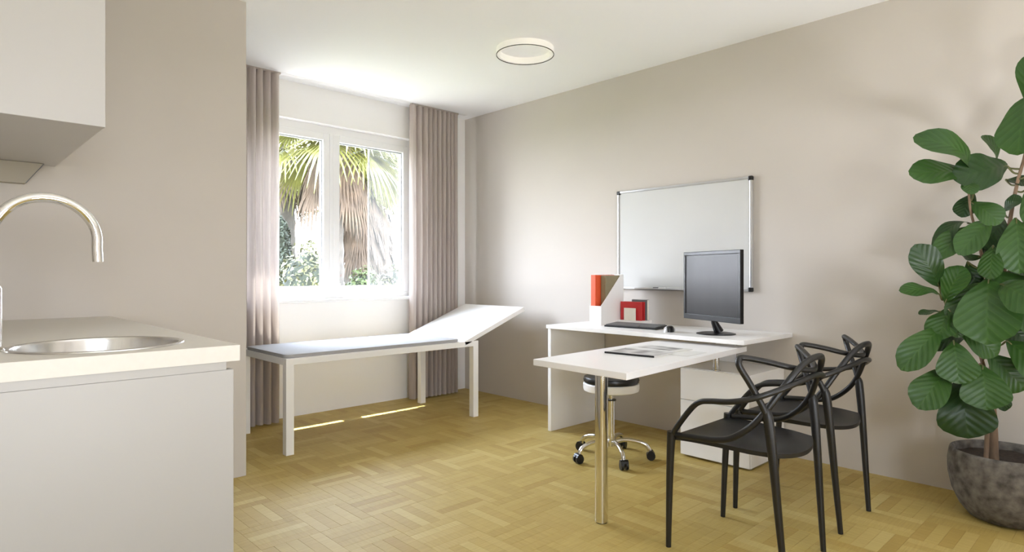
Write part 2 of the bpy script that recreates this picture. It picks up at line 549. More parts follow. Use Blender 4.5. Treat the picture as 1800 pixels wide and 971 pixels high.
struct(box(XL - .1, XR + .12, YB - .1, YW + .22, ZC, ZC + .15).build('ceiling', M['ceiling']))
struct(box(XR, XR + .12, YB - .1, YW + .22, -.006, ZC).build('wall_right', M['wall']))
struct(box(XL - .1, XL, YB - .1, YW + .22, -.006, ZC).build('wall_left', M['wall']))
wk = MB()
wk.box(XL, B2X0, YB - .1, YB, -.006, ZC); wk.box(B2X1, XR, YB - .1, YB, -.006, ZC)
wk.box(B2X0, B2X1, YB - .1, YB, -.006, B2Z0); wk.box(B2X0, B2X1, YB - .1, YB, B2Z1, ZC)
struct(wk.build('wall_back', M['wall'], fix=False))
struct(box(XL, 1.290, 3.45, 3.57, -.006, ZC).build('wall_kitchen', M['wall'], smooth=False))
# window wall with its opening
WX0, WX1, WZ0, WZ1 = 1.62, 3.26, 0.88, 2.305
ww = MB()
ww.box(XL, WX0, YW, YW + .22, -.006, ZC)
ww.box(WX1, XR, YW, YW + .22, -.006, ZC)
ww.box(WX0, WX1, YW, YW + .22, -.006, WZ0)
ww.box(WX0, WX1, YW, YW + .22, WZ1, ZC)
struct(ww.build('wall_window', M['wall_white'], fix=False))

# window
win = thing('window_1', (2.44, 4.72, WZ0), kind='structure')
FY0, FY1 = 4.700, 4.770
fr = MB()
fr.box(WX0, WX0 + .07, FY0, FY1, WZ0, WZ1, .003)
fr.box(WX1 - .07, WX1, FY0, FY1, WZ0, WZ1, .003)
fr.box(WX0 + .07, WX1 - .07, FY0, FY1, WZ1 - .06, WZ1, .003)
fr.box(WX0 + .07, WX1 - .07, FY0, FY1, WZ0, WZ0 + .06, .003)
fr.build('window_frame', M['frame'], win)
box(2.425, 2.457, FY0 - .012, FY1, WZ0 + .06, WZ1 - .06, .004).build('mullion', M['frame'], win)
for (a, b) in ((1.69, 2.424), (2.458, 3.19)):
    sm = MB()
    y0, y1 = FY0 - .010, FY1 - .005
    z0, z1 = WZ0 + .061, WZ1 - .061
    s = .055
    sm.box(a, a + s, y0, y1, z0, z1, .004)
    sm.box(b - s, b, y0, y1, z0, z1, .004)
    sm.box(a + s, b - s, y0, y1, z0, z0 + s + .005, .004)
    sm.box(a + s, b - s, y0, y1, z1 - s, z1, .004)
    so = sm.build('sash', M['frame'], win)
    g = MB()
    q = s - .001
    yy = FY0 + .018
    g.box(a + q, a + q + .008, yy, yy + .03, z0 + q, z1 - q)
    g.box(b - q - .008, b - q, yy, yy + .03, z0 + q, z1 - q)
    g.box(a + q + .008, b - q - .008, yy, yy + .03, z0 + q, z0 + q + .008)
    g.box(a + q + .008, b - q - .008, yy, yy + .03, z1 - q - .008, z1 - q)
    g.build('gasket', M['gasket'], so)
    box(a + s, b - s, FY0 + .028, FY0 + .034, z0 + s, z1 - s).build('pane', M['glass'], so)
# sheet and bar added outside the right pane, imitating a reflection and its haze
gz = MB()
gz.box(2.832, 2.846, FY1 + .004, FY1 + .018, WZ0 + .07, WZ1 - .07, .002)
so = gz.build('reflection_bar', M['frame'], win)
box(2.846, 3.14, FY1 + .010, FY1 + .011, WZ0 + .07, WZ1 - .07).build('reflection_sheet', M['reflection_haze'], so)
box(WX0 + .02, WX1 - .02, 4.540, FY0, WZ0, WZ0 + .022, .004).build('window_sill', M['frame'], win)
tl = MB(); tl.box(WX0, WX1, FY1, 4.87, WZ0, WZ0 + .02, .003)
tl.build('outer_sill', M['alu'], win)

# unseen window added behind the camera to let in fill light
w2 = thing('added_fill_window', ((B2X0 + B2X1) / 2, YB - .06, B2Z0), kind='structure')
fr = MB()
fr.box(B2X0, B2X0 + .07, YB - .09, YB - .03, B2Z0, B2Z1, .003); fr.box(B2X1 - .07, B2X1, YB - .09, YB - .03, B2Z0, B2Z1, .003)
fr.box(B2X0 + .07, B2X1 - .07, YB - .09, YB - .03, B2Z1 - .07, B2Z1, .003); fr.box(B2X0 + .07, B2X1 - .07, YB - .09, YB - .03, B2Z0, B2Z0 + .07, .003)
fr.box((B2X0 + B2X1) / 2 - .05, (B2X0 + B2X1) / 2 + .05, YB - .09, YB - .03, B2Z0 + .07, B2Z1 - .07, .003)
fr.build('window_frame', M['frame'], w2)
box(B2X0 + .07, B2X1 - .07, YB - .062, YB - .056, B2Z0 + .07, B2Z1 - .07).build('pane', M['glass'], w2)

# fill lights added unseen behind the camera, brightening the ceiling
def add_fill_light(UX, UY, label):
    ul = thing('added_fill_light', (UX, UY, 0), label, 'lamp', 'fill lights added behind the camera')
    MB().lathe([(.0, 0), (.33, 0), (.33, .30), (.322, .30), (.322, .27), (0, .27)], UX, UY, 40).build('fill_housing', M['laminate'], ul)
    MB().lathe([(0, .271), (.32, .271), (.32, .279), (0, .279)], UX, UY, 40).build('fill_diffuser', M['fill_diffuser'], ul)
    l = bpy.data.lights.new('fill_light', 'AREA')
    l.shape = 'DISK'; l.size = .60; l.energy = 43.0; l.color = (0.95, 0.975, 1.03)
    lo = bpy.data.objects.new('fill_light', l)
    COL.objects.link(lo)
    lo.parent = ul
    lo.location = (0, 0, .285)
    lo.rotation_euler = (math.pi, 0, 0)
add_fill_light(0.5, -0.55, 'white fill-light drum added on the floor behind the camera, nearer the kitchen')
add_fill_light(2.2, -0.95, 'white fill-light drum added on the floor behind the camera, nearer the long beige wall')

# ------------------------------------------------------------------ kitchen
KX1 = 0.655
kc = thing('kitchen_base_cabinet', (0.0, 1.80, 0), 'white kitchen base cabinet with flat handleless fronts at the left edge', 'cabinet')
cm_ = MB()
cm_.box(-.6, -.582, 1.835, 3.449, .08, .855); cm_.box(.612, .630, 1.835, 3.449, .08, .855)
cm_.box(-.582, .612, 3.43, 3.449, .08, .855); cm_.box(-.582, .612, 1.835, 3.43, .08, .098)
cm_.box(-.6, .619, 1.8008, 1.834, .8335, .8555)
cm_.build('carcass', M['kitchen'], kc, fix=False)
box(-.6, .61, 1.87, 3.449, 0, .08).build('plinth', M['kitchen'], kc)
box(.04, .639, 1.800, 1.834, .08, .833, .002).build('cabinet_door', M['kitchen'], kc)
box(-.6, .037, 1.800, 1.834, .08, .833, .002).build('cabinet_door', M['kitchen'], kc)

SX, SY, SR = 0.367, 2.070, 0.207
wt = MB()
# worktop with a round sink cut-out: ring of quads between circle and rectangle
x0, x1, y0, y1, z0, z1 = -.6, KX1, 1.7975, 3.449, .856, .900
N = 64
def rect_hit(a):
    dx, dy = math.cos(a), math.sin(a)
    t = 1e9
    if dx > 1e-9: t = min(t, (x1 - SX) / dx)
    if dx < -1e-9: t = min(t, (x0 - SX) / dx)
    if dy > 1e-9: t = min(t, (y1 - SY) / dy)
    if dy < -1e-9: t = min(t, (y0 - SY) / dy)
    return (SX + dx * t, SY + dy * t)
angs = sorted([2 * math.pi * k / N for k in range(N)] + [math.atan2(cy - SY, cx - SX) % (2 * math.pi) for cx in (x0, x1) for cy in (y0, y1)])
n = len(angs)
inn = [(SX + (SR - .006) * math.cos(a), SY + (SR - .006) * math.sin(a)) for a in angs]
outr = [rect_hit(a) for a in angs]
vv = [(x, y, z1) for x, y in inn] + [(x, y, z1) for x, y in outr] + [(x, y, z0) for x, y in inn] + [(x, y, z0) for x, y in outr]
ff = []
for k in range(n):
    j = (k + 1) % n
    ff += [(k, n + k, n + j, j), (2 * n + k, 2 * n + j, 3 * n + j, 3 * n + k), (n + k, 3 * n + k, 3 * n + j, n + j), (k, j, 2 * n + j, 2 * n + k)]
wt.add(vv, ff)
tag(wt.build('worktop', M['worktop'], smooth=False), 'pale laminate kitchen worktop around the round steel sink', 'worktop')

sk = thing('sink', (SX, SY, .74), 'round stainless steel sink set into the kitchen worktop', 'sink')
MB().lathe([(SR + .006, .9005), (SR + .005, .9035), (SR - .004, .9045), (SR - .009, .902), (SR - .011, .895),
            (SR - .014, .80), (SR - .03, .765), (SR - .07, .752), (.035, .748), (.035, .746), (SR - .07, .749), (SR - .028, .762), (SR - .0115, .80), (SR - .008, .893)],
           SX, SY, 64, closed=True).build('basin', M['steel'], sk)
MB().lathe([(0, .752), (.03, .752), (.034, .749), (.034, .744), (0, .744)], SX, SY, 32).build('drain', M['chrome'], sk)

tp = thing('tap', (.133, 2.085, .90), 'tall chrome swan-neck kitchen tap beside the round sink', 'tap')
TX, TY = .133, 2.085
MB().lathe([(.0, .9), (.03, .9), (.03, .908), (.0235, .912), (.0235, 1.062), (.021, 1.068), (.0, 1.068)], TX, TY, 32).build('tap_body', M['chrome'], tp)
arc = [(TX, TY, 1.06), (TX, TY, 1.12)]
for k in range(0, 25):
    a = math.pi - (math.pi + .12) * k / 24
    arc.append((TX + .116 + .116 * math.cos(a), TY, 1.192 + .116 * math.sin(a)))
arc.append((TX + .2335, TY, 1.135))
MB().tube(arc, .0135, 16).build('spout', M['chrome'], tp)
lv = MB(); lv.tube([(TX - .02, TY, 1.03), (TX - .055, TY, 1.035), (TX - .12, TY, 1.06)], [.009, .007, .006], 10)
lv.build('lever', M['chrome'], tp)

uc = thing('kitchen_wall_cabinet', (0, 2.4, 1.585), 'white kitchen wall cabinet hanging above the tap', 'cabinet')
box(-.6, .443, 2.42, 3.449, 1.585, ZC - .001, .001).build('carcass', M['kitchen_top'], uc)
box(-.098, .443, 2.400, 2.419, 1.583, ZC - .004, .0015).build('cabinet_door', M['kitchen_top'], uc)
box(-.6, -.101, 2.400, 2.419, 1.583, ZC - .004, .0015).build('cabinet_door', M['kitchen_top'], uc)
ho = thing('extractor_hood', (0, 2.85, 1.49), 'slim grey hood strip against the wall under the kitchen wall cabinet', 'hood')
hw_ = MB()
hw_.add([(-.5, y, 1.5835) for y in (3.385, 3.449)] + [(.395, y, 1.5835) for y in (3.385, 3.449)] + [(.333, y, 1.494) for y in (3.400, 3.449)] + [(-.5, y, 1.494) for y in (3.400, 3.449)],
        [(0, 2, 4, 6), (1, 7, 5, 3), (0, 1, 3, 2), (2, 3, 5, 4), (4, 5, 7, 6), (0, 6, 7, 1)])
hw_.build('hood_body', M['recess'], ho)
tg = MB(); tg.tube([(.3955, 3.384, 1.583), (.3335, 3.399, 1.494)], .0016, 6)
tg.build('edge_trim', M['grey_card'], ho)

# ------------------------------------------------------------------ curtains
def curtain(xa, xb, yc, folds, label, seed):
    r = random.Random(seed)
    per = 16
    nx, nz_ = folds * per, 26
    cuts = [0.0]
    for k in range(folds): cuts.append(cuts[-1] + r.uniform(.75, 1.25))
    cuts = [c / cuts[-1] for c in cuts]
    am = [r.uniform(.78, 1.06) for _ in range(folds)]
    z0, z1 = .012, ZC - .012
    vv, ff = [], []
    for j in range(nz_ + 1):
        h = j / nz_
        z = z0 + (z1 - z0) * h
        for i in range(nx + 1):
            k = min(folds - 1, i // per)
            f = (i - k * per) / per
            u = cuts[k] + (cuts[k + 1] - cuts[k]) * f
            y = yc + .030 * am[k] * math.cos(2 * math.pi * f) * (.9 + .2 * (1 - h)) + .006 * noise.noise(Vector((u * 4, z * .8, seed)))
            x = xa + (xb - xa) * u - .009 * math.sin(2 * math.pi * f) + .010 * (1 - h) * noise.noise(Vector((u * 6, z * 1.2, seed + 3)))
            vv.append((x, y, z))
    W_ = nx + 1
    for j in range(nz_):
        for i in range(nx):
            a = j * W_ + i
            ff.append((a, a + 1, a + W_ + 1, a + W_))
    mb = MB(); mb.add(vv, ff); mb.smooth = True
    t = thing('curtain', ((xa + xb) / 2, yc, 0), label, 'curtain', 'taupe curtains on either side of the window')
    mb.build('curtain_fabric', M['curtain'], t, angle=80, fix=False)
    box(xa, xb, yc - .012, yc + .012, ZC - .013, ZC - .001).build('heading_tape', M['curtain'], t)
curtain(1.385, 1.925, 4.490, 9, 'long pleated taupe curtain on the left of the window, behind the partition edge', 11)
curtain(3.085, 3.605, 4.497, 10, 'long pleated taupe curtain on the right of the window, in the corner', 23)
tag(box(1.30, 3.70, 4.470, 4.518, ZC - .0009, ZC).build('curtain_track', M['frame']), 'thin white curtain track on the ceiling above the window', 'track')

# ------------------------------------------------------------------ examination couch
co = thing('examination_couch', (2.36, 4.0, 0), 'white examination couch with raised headrest below the window', 'couch')
CX0, CX1, CY0, CY1 = 1.600, 3.125, 3.645, 4.385
fm = MB()
for b in ((CX0, CX1, CY0, CY0 + .035), (CX0, CX1, CY1 - .035, CY1), (CX0, CX0 + .035, CY0 + .035, CY1 - .035), (CX1 - .035, CX1, CY0 + .035, CY1 - .035)):
    fm.box(b[0], b[1], b[2], b[3], .545, .586, .002)
fm.box(CX0 + .035, 3.00, CY0 + .035, CY1 - .035, .566, .584)
fm.build('couch_frame', M['couch'], co)
for lx in (CX0, CX1 - .05):
    for ly in (CY0, CY1 - .05):
        box(lx, lx + .05, ly, ly + .05, 0, .546, .002).build('leg', M['couch'], co)
# pad with rounded corners
def rounded_rect(x0, x1, y0, y1, r, n=6):
    out = []
    for cx, cy, a0 in ((x1 - r, y1 - r, 0), (x0 + r, y1 - r, 90), (x0 + r, y0 + r, 180), (x1 - r, y0 + r, 270)):
        for k in range(n + 1):
            a = math.radians(a0 + 90 * k / n)
            out.append((cx + r * math.cos(a), cy + r * math.sin(a)))
    return out
pm = MB(); pm.prism(rounded_rect(1.606, 2.965, 3.665, 4.315, .05), .5865, .608, bev=.004); pm.smooth = True
pm.build('mattress', M['pad'], co, angle=60)
hx, hz = 2.985, .588
L = math.hypot(3.62 - hx, .828 - hz)
hm = Matrix.Translation((hx, 0, hz)) @ Matrix.Rotation(-math.atan2(.828 - hz, 3.62 - hx), 4, 'Y')
box(0, L, CY0, CY1 + .03, -.036, 0, .004, mx=hm).build('headrest', M['couch'], co)
sr = MB(); sr.tube([(3.09, 4.015, .57), (3.36, 4.015, .70)], .011, 10); sr.build('headrest_strut', M['alu'], co)

# ------------------------------------------------------------------ desk
dk = thing('desk', (3.48, 2.25, 0), 'white office desk with panel side against the beige wall', 'desk')
box(3.170, 3.797, 1.530, 2.972, .720, .745, .002).build('desk_top', M['laminate'], dk)
box(3.190, 3.797, 2.944, 2.972, 0, .7195, .0015).build('side_panel', M['laminate'], dk)
box(3.765, 3.785, 1.880, 2.010, .536, .7195, .001).build('back_panel', M['laminate'], dk)
ds = thing('drawer_unit', (3.56, 1.79, 0), 'white two-drawer pedestal standing under the right end of the desk', 'drawers')
box(3.352, 3.790, 1.577, 2.010, .012, .535, .0015).build('carcass', M['laminate'], ds)
box(3.37, 3.78, 1.59, 2.0, 0, .012).build('plinth', M['recess'], ds)
box(3.332, 3.351, 1.578, 2.009, .347, .533, .0015).build('drawer', M['laminate'], ds)
box(3.332, 3.351, 1.578, 2.009, .014, .344, .0015).build('drawer', M['laminate'], ds)

rt = thing('return_table', (2.65, 1.79, 0), 'white swivel extension table on a chrome leg in front of the desk', 'table')
MB().prism([(2.055, 1.483), (3.305, 1.580), (3.245, 2.100), (2.080, 2.032)], .672, .701, bev=.002).build('table_top', M['laminate'], rt)
lp = []
for k in range(24):
    a = 2 * math.pi * k / 24
    c_, s_ = math.cos(a), math.sin(a)
    lp.append((2.185 + .0255 * math.copysign(abs(c_) ** .7, c_), 1.712 + .0255 * math.copysign(abs(s_) ** .7, s_)))
lg = MB(); lg.prism(lp, .004, .671); lg.smooth = True
lg.build('leg', M['chrome'], rt, angle=50)
MB().lathe([(0, 0), (.024, 0), (.024, .006), (0, .006)], 2.185, 1.712, 24).build('foot_glide', M['black'], rt)
MB().lathe([(0, .536), (.026, .536), (.026, .541), (.019, .543), (.019, .671), (0, .671)], 3.375, 1.800, 28).build('pivot_post', M['chrome'], rt)

# ------------------------------------------------------------------ things on the desk
T = .7455
mn = thing('monitor', (3.42, 1.81, T), 'black flat computer monitor with a dark screen, angled on the desk', 'monitor')
a0, b0 = Vector((3.490, 2.072, 0)), Vector((3.275, 1.592, 0))
mid = (a0 + b0) / 2
half = (b0 - a0).length / 2
mrot = Matrix.Translation(mid) @ Matrix.Rotation(math.atan2((b0 - a0).y, (b0 - a0).x), 4, 'Z')
# local: x along the screen from its far to its near end, -y is the screen side
hh0, hh1 = .823, 1.236
sgn = -1
bz = MB()
bz.box(-half, half, -.012, .012, hh1 - .022, hh1, .003, mx=mrot)
bz.box(-half, half, -.012, .012, hh0, hh0 + .032, .003, mx=mrot)
bz.box(-half, -half + .020, -.012, .012, hh0 + .03, hh1 - .02, .003, mx=mrot)
bz.box(half - .020, half, -.012, .012, hh0 + .03, hh1 - .02, .003, mx=mrot)
bz.build('bezel', M['gloss_black'], mn)
box(-half + .018, half - .018, -.007, .007, hh0 + .028, hh1 - .018, mx=mrot).build('screen', M['screen'], mn)
box(-half + .03, half - .03, .010, .035, hh0 + .03, hh1 - .03, .012, mx=mrot).build('back_cover', M['black'], mn)
nk = MB()
nk.tube([tuple(mrot @ Vector((0, .020, hh0 + .06))), tuple(mrot @ Vector((0, .020, hh0 - .01))), tuple(mrot @ Vector((.01, .045, T + .012)))], [.022, .020, .028], 12)
nk.build('neck', M['gloss_black'], mn)
fc = mrot @ Vector((0, .03, 0))
ft = MB(); ft.lathe([(0, T), (.112, T), (.112, T + .004), (.09, T + .009), (0, T + .012)], fc.x, fc.y, 40)
ft.build('foot', M['gloss_black'], mn)

kb = thing('keyboard', (3.43, 2.41, T), 'dark grey keyboard lying on the desk in front of the red folder', 'keyboard')
km = Matrix.Translation((3.435, 2.410, T)) @ Matrix.Rotation(math.radians(4), 4, 'Z') @ Matrix.Rotation(math.radians(-4), 4, 'Y')
box(-.075, .075, -.195, .195, .004, .016, .003, mx=km).build('keyboard_body', M['black'], kb)
ks = MB()
for i in range(6):
    for j in range(20):
        if i == 0 and 5 < j < 13: 
            if j != 9: continue
            ks.box(-.067, -.051, -.06, .06, .016, .021, mx=km); continue
        ks.box(-.067 + i * .0228, -.067 + i * .0228 + .019, -.187 + j * .0187, -.187 + j * .0187 + .0165, .016, .021, mx=km)
ks.build('keys', M['key'], kb)['kind'] = 'stuff'
for sx in (-.06, .06):
    for sy in (-.17, .17):
        h_ = .0035 if sx < 0 else .010
        MB().lathe([(0, T), (.008, T), (.008, T + h_), (0, T + h_)], 3.435 + sx * .998, 2.41 + sy, 10).build('rubber_foot', M['black'], kb)

ms = thing('computer_mouse', (3.315, 2.09, T), 'small silver and black computer mouse beside the keyboard', 'mouse')
def dome(cx, cy, z0, rx, ry, h, rot=0, n=20, m=7, half=None):
    vv, ff = [], []
    for j in range(m):
        a = math.pi / 2 * j / (m - 1)
        for k in range(n):
            t = 2 * math.pi * k / n
            x, y = rx * math.cos(a) ** .6 * math.cos(t), ry * math.cos(a) ** .6 * math.sin(t)
            vv.append((cx + x * math.cos(rot) - y * math.sin(rot), cy + x * math.sin(rot) + y * math.cos(rot), z0 + h * math.sin(a)))
    for j in range(m - 1):
        for k in range(n):
            ff.append((j * n + k, j * n + (k + 1) % n, (j + 1) * n + (k + 1) % n, (j + 1) * n + k))
    ff.append(tuple(range(n))[::-1])
    mb = MB(); mb.add(vv, ff); mb.smooth = True
    return mb
dome(3.33, 2.085, T, .055, .034, .036, math.radians(15)).build('mouse_shell', M['silver'], ms)
dome(3.318, 2.074, T + .001, .040, .026, .0375, math.radians(15)).build('mouse_buttons', M['black'], ms)

mh = thing('magazine_holder', (3.53, 2.72, T), 'white slanted magazine file on the desk holding coloured folders', 'file')
HX0, HX1, HY0, HY1 = 3.400, 3.660, 2.668, 2.768
def xz_prism(pts, y0, y1):
    mb = MB()
    n = len(pts)
    vv = [(x, y0, z) for x, z in pts] + [(x, y1, z) for x, z in pts]
    ff = [tuple(range(n)), tuple(range(2 * n - 1, n - 1, -1))] + [(i, i + n, (i + 1) % n + n, (i + 1) % n) for i in range(n)]
    return mb.add(vv, ff)
side = [(HX0, T), (HX1, T), (HX1, 1.098), (HX1 - .03, 1.098), (HX0, .878)]
xz_prism(side, HY0, HY0 + .003).build('side_panel', M['laminate'], mh)
xz_prism(side, HY1 - .003, HY1).build('side_panel', M['laminate'], mh)
box(HX0, HX0 + .003, HY0 + .003, HY1 - .003, T, .878).build('front_panel', M['laminate'], mh)
box(HX1 - .003, HX1, HY0 + .003, HY1 - .003, T, 1.098).build('rear_panel', M['laminate'], mh)
box(HX0 + .003, HX1 - .003, HY0 + .003, HY1 - .003, T, T + .003).build('bottom_panel', M['laminate'], mh)
fo = thing('folder', (3.52, 2.74, T), 'bright orange folder standing in the white magazine file', 'folder')
box(HX0 + .006, HX1 - .035, 2.722, 2.762, T + .0035, 1.094, .002).build('cover', M['orange'], fo)
box(HX0 + .012, HX1 - .034, 2.727, 2.757, T + .006, 1.0945).build('pages', M['card'], fo)
fo = thing('folder', (3.52, 2.69, T), 'olive brown folder behind the orange one in the magazine file', 'folder')
box(HX0 + .06, HX1 - .020, 2.674, 2.716, T + .0035, 1.090, .002).build('cover', M['olive'], fo)
box(HX0 + .066, HX1 - .019, 2.680, 2.710, T + .006, 1.0905).build('pages', M['card'], fo)

og = thing('letter_rack', (3.66, 2.55, T), 'red letter rack with white base on the desk by the wall', 'letter rack')
box(3.590, 3.720, 2.470, 2.668, T, T + .030, .002).build('rack_base', M['laminate'], og)
box(3.612, 3.622, 2.482, 2.660, T + .030, .905, .002).build('front_divider', M['red'], og)
box(3.650, 3.656, 2.482, 2.660, T + .030, .905, .001).build('rear_divider', M['red'], og)
nt_ = box(3.596, 3.599, 2.520, 2.618, T + .0305, .862).build('note_card', M['card'])
tag(nt_, 'cream note card leaning against the red letter rack', 'card')
gp = thing('booklet', (3.68, 2.5, T), 'grey booklet standing behind the red rack against the wall', 'booklet')
box(3.664, 3.684, 2.471, 2.600, T + .0305, .920, .001).build('cover', M['grey_card'], gp)
box(3.666, 3.682, 2.470, 2.598, T + .033, .918).build('pages', M['card'], gp)

# ------------------------------------------------------------------ papers on the return table
def sheet(name, cx, cy, w, h, rot, z, t, material):
    mx = Matrix.Translation((cx, cy, z)) @ Matrix.Rotation(math.radians(rot), 4, 'Z')
    mb = MB()
    n = 6
    vv, ff = [], []
    for s_ in (0, 1):
        for i in range(n + 1):
            for j in range(2):
                x = -w / 2 + w * i / n
                vv.append(mx @ Vector((x, -h / 2 + h * j, s_ * t + .0012 * abs(x / w) ** 2 * (1 if s_ else 0.9))))
    q = 2 * (n + 1)
    for i in range(n):
        a = i * 2
        ff.append((a, a + 1, a + 3, a + 2)); ff.append((q + a, q + a + 2, q + a + 3, q + a + 1))
        ff.append((a, a + 2, q + a + 2, q + a)); ff.append((a + 1, q + a + 1, q + a + 3, a + 3))
    ff.append((0, q, q + 1, 1)); ff.append((2 * n, 2 * n + 1, q + 2 * n + 1, q + 2 * n))
    mb.add(vv, ff)
    return mb
bc = thing('brochure', (2.60, 1.83, .702), 'grey printed brochure with dark spine, nearest the left end of the return table', 'brochure')
sheet('b', 2.615, 1.812, .20, .27, 6, .7015, .006, None).build('pages', M['paper'], bc)
sheet('b', 2.615, 1.812, .202, .272, 6, .7077, .0008, None).build('cover', M['print'], bc)
sm = MB(); mx = Matrix.Translation((2.615, 1.812, .7015)) @ Matrix.Rotation(math.radians(6), 4, 'Z')
sm.box(-.106, -.100, -.136, .136, 0, .0085, mx=mx)
sm.build('spine', M['black'], bc)
bc = thing('brochure', (2.80, 1.87, .702), 'pale brochure with a light grey picture, in the middle of the return table', 'brochure')
sheet('b', 2.84, 1.845, .21, .28, -3, .7015, .003, None).build('pages', M['paper'], bc)
sheet('b', 2.86, 1.845, .12, .20, -3, .7052, .0006, None).build('printed_picture', M['print'], bc)
tag(sheet('paper_sheet', 2.78, 1.66, .21, .15, 3, .7015, .0006, None).build('paper_sheet', M['paper']), 'single white sheet of paper on the near side of the return table', 'paper')

# ------------------------------------------------------------------ stool
SXc, SYc = 2.99, 2.27
st = thing('swivel_stool', (SXc, SYc, 0), 'round swivel stool with black cushion and chrome five-star base', 'stool')
MB().lathe([(0, .452), (.150, .452), (.162, .458), (.166, .472), (.160, .488), (.14, .495), (0, .497)], SXc, SYc, 44).build('cushion', M['vinyl'], st)
MB().lathe([(0, .402), (.150, .402), (.163, .408), (.166, .420), (.166, .446), (.160, .452), (0, .4525)], SXc, SYc, 44).build('seat_shell', M['laminate'], st)
MB().lathe([(0, .16), (.013, .16), (.013, .402), (0, .402)], SXc, SYc, 20).build('gas_piston', M['chrome'], st)
MB().lathe([(0, .075), (.026, .075), (.026, .11), (.021, .115), (.021, .345), (.0, .345)], SXc, SYc, 24).build('column', M['chrome'], st)
MB().lathe([(.014, .345), (.030, .345), (.030, .352), (.014, .352)], SXc, SYc, 24, closed=True).build('column_collar', M['black'], st)
for k in range(5):
    a = math.radians(-53 + 72 * k)
    ca, sa = math.cos(a), math.sin(a)
    q = lambda r, z: (SXc + r * ca, SYc + r * sa, z)
    MB().tube(spline([q(.018, .096), q(.08, .112), q(.15, .105), q(.20, .088), q(.222, .060), q(.225, .045)], 5), [.013] * 20 + [.012] * 6, 10).build('base_arm', M['chrome'], st)
    ct = MB()
    ax = Vector((-sa, ca, 0)); c = Vector(q(.232, .026))
    for s_ in (-1, 1):
        ct.tube([c + ax * s_ * .007, c + ax * s_ * .021], .0258, 16)
    ct.tube([c + Vector((0, 0, .004)), c + Vector((-.006 * ca, -.006 * sa, .03))], .012, 10)
    ct.tube([c + ax * .022 + Vector((0, 0, .012)), c - ax * .022 + Vector((0, 0, .012))], .0195, 14)
    ct.build('caster', M['black'], st, angle=50)

# ------------------------------------------------------------------ woven-back armchairs
AX, AY = 2.41, 1.16
def W(u, v, z): return (AX + u, AY + v, z)
ch = thing('armchair', (AX, AY, 0), 'black plastic armchair with woven looping back, nearer the camera', 'chair', 'black armchairs at the return table')
# seat: dished shell
NU, NV = 16, 14
top, bot = [], []
for j in range(NV + 1):
    t = j / NV
    v0 = .198 - .393 * t
    hw = .232 - .035 * t - .03 * max(0, t - .8) * 5 * .6
    for i in range(NU + 1):
        s = -1 + 2 * i / NU
        bow = (.034 * (1 - s * s)) * (1 if t < .5 else 0) * (1 - 2 * t) - (.045 * (1 - s * s)) * max(0, t - .4) / .6
        dish = -.022 * (1 - s * s) * math.sin(math.pi * min(1, t * .9 + .08)) - .012 * (1 - s * s)
        tilt = -.012 * t
        z = .462 + dish + tilt - .010 * (1 - t) ** 6
        top.append(W(s * hw, v0 + bow, z))
        e = .016
        bot.append(W(s * hw, v0 + bow, z - e))
mb = MB()
Wn = NU + 1
o = len(top)
ff = []
for j in range(NV):
    for i in range(NU):
        a = j * Wn + i
        ff.append((a, a + Wn, a + Wn + 1, a + 1)); ff.append((o + a, o + a + 1, o + a + Wn + 1, o + a + Wn))
for j in range(NV):
    for i in (0, NU):
        a = j * Wn + i
        ff.append((a, a + Wn, o + a + Wn, o + a))
for i in range(NU):
    for j in (0, NV):
        a = j * Wn + i
        ff.append((a, a + 1, o + a + 1, o + a))
mb.add(top + bot, ff); mb.smooth = True
mb.build('seat', M['chair'], ch, angle=55)
for s in (-1, 1):
    MB().tube(spline([W(s * .225, .212, 0), W(s * .229, .206, .2), W(s * .233, .198, .38), W(s * .234, .192, .47)], 6),
              [.0105 + .0075 * min(1, k / 18) for k in range(19)], 12).build('leg', M['chair'], ch)
for s in (-1, 1):
    MB().tube(spline([W(s * .182, -.236, 0), W(s * .192, -.220, .2), W(s * .202, -.203, .42), W(s * .208, -.188, .575), W(s * .212, -.178, .615)], 6),
              [.0105 + .0075 * min(1, k / 16) if k < 20 else .018 - .0013 * (k - 19) for k in range(25)], 12).build('leg', M['chair'], ch)
def mirror_path(half):
    """half path from the left side to the centre, mirrored to the right"""
    return half + [(-u, v, z) for u, v, z in half[-2::-1]]
top_rail = mirror_path([(-.208, -.190, .565), (-.222, -.172, .625), (-.246, -.140, .700), (-.270, -.112, .762), (-.268, -.106, .786), (-.247, -.112, .796), (-.18, -.165, .781), (-.10, -.225, .757), (0, -.262, .742)])
MB().tube([W(*p) for p in spline(top_rail, 7)], .0120, 10, flat=.9).build('top_rail', M['chair'], ch)
arm = mirror_path([(-.234, .190, .455), (-.243, .155, .505), (-.250, .095, .580), (-.256, .055, .611), (-.262, .010, .622), (-.266, -.07, .632), (-.256, -.135, .648), (-.218, -.198, .674), (-.12, -.255, .708), (0, -.268, .722)])
MB().tube([W(*p) for p in spline(arm, 7)], .0120, 10, flat=.9).build('arm_rail', M['chair'], ch)
shell = mirror_path([(-.232, .170, .460), (-.238, .10, .466), (-.238, .0, .474), (-.232, -.065, .494), (-.220, -.130, .545), (-.204, -.176, .605), (-.165, -.215, .680), (-.115, -.250, .748), (-.06, -.272, .785), (0, -.281, .794)])
MB().tube([W(*p) for p in spline(shell, 7)], .0125, 10, flat=.95).build('back_rail', M['chair'], ch)
c2 = copy_tree(ch, (.592, .012, 0))
c2['label'] = 'black plastic armchair with woven looping back, nearer the beige wall'

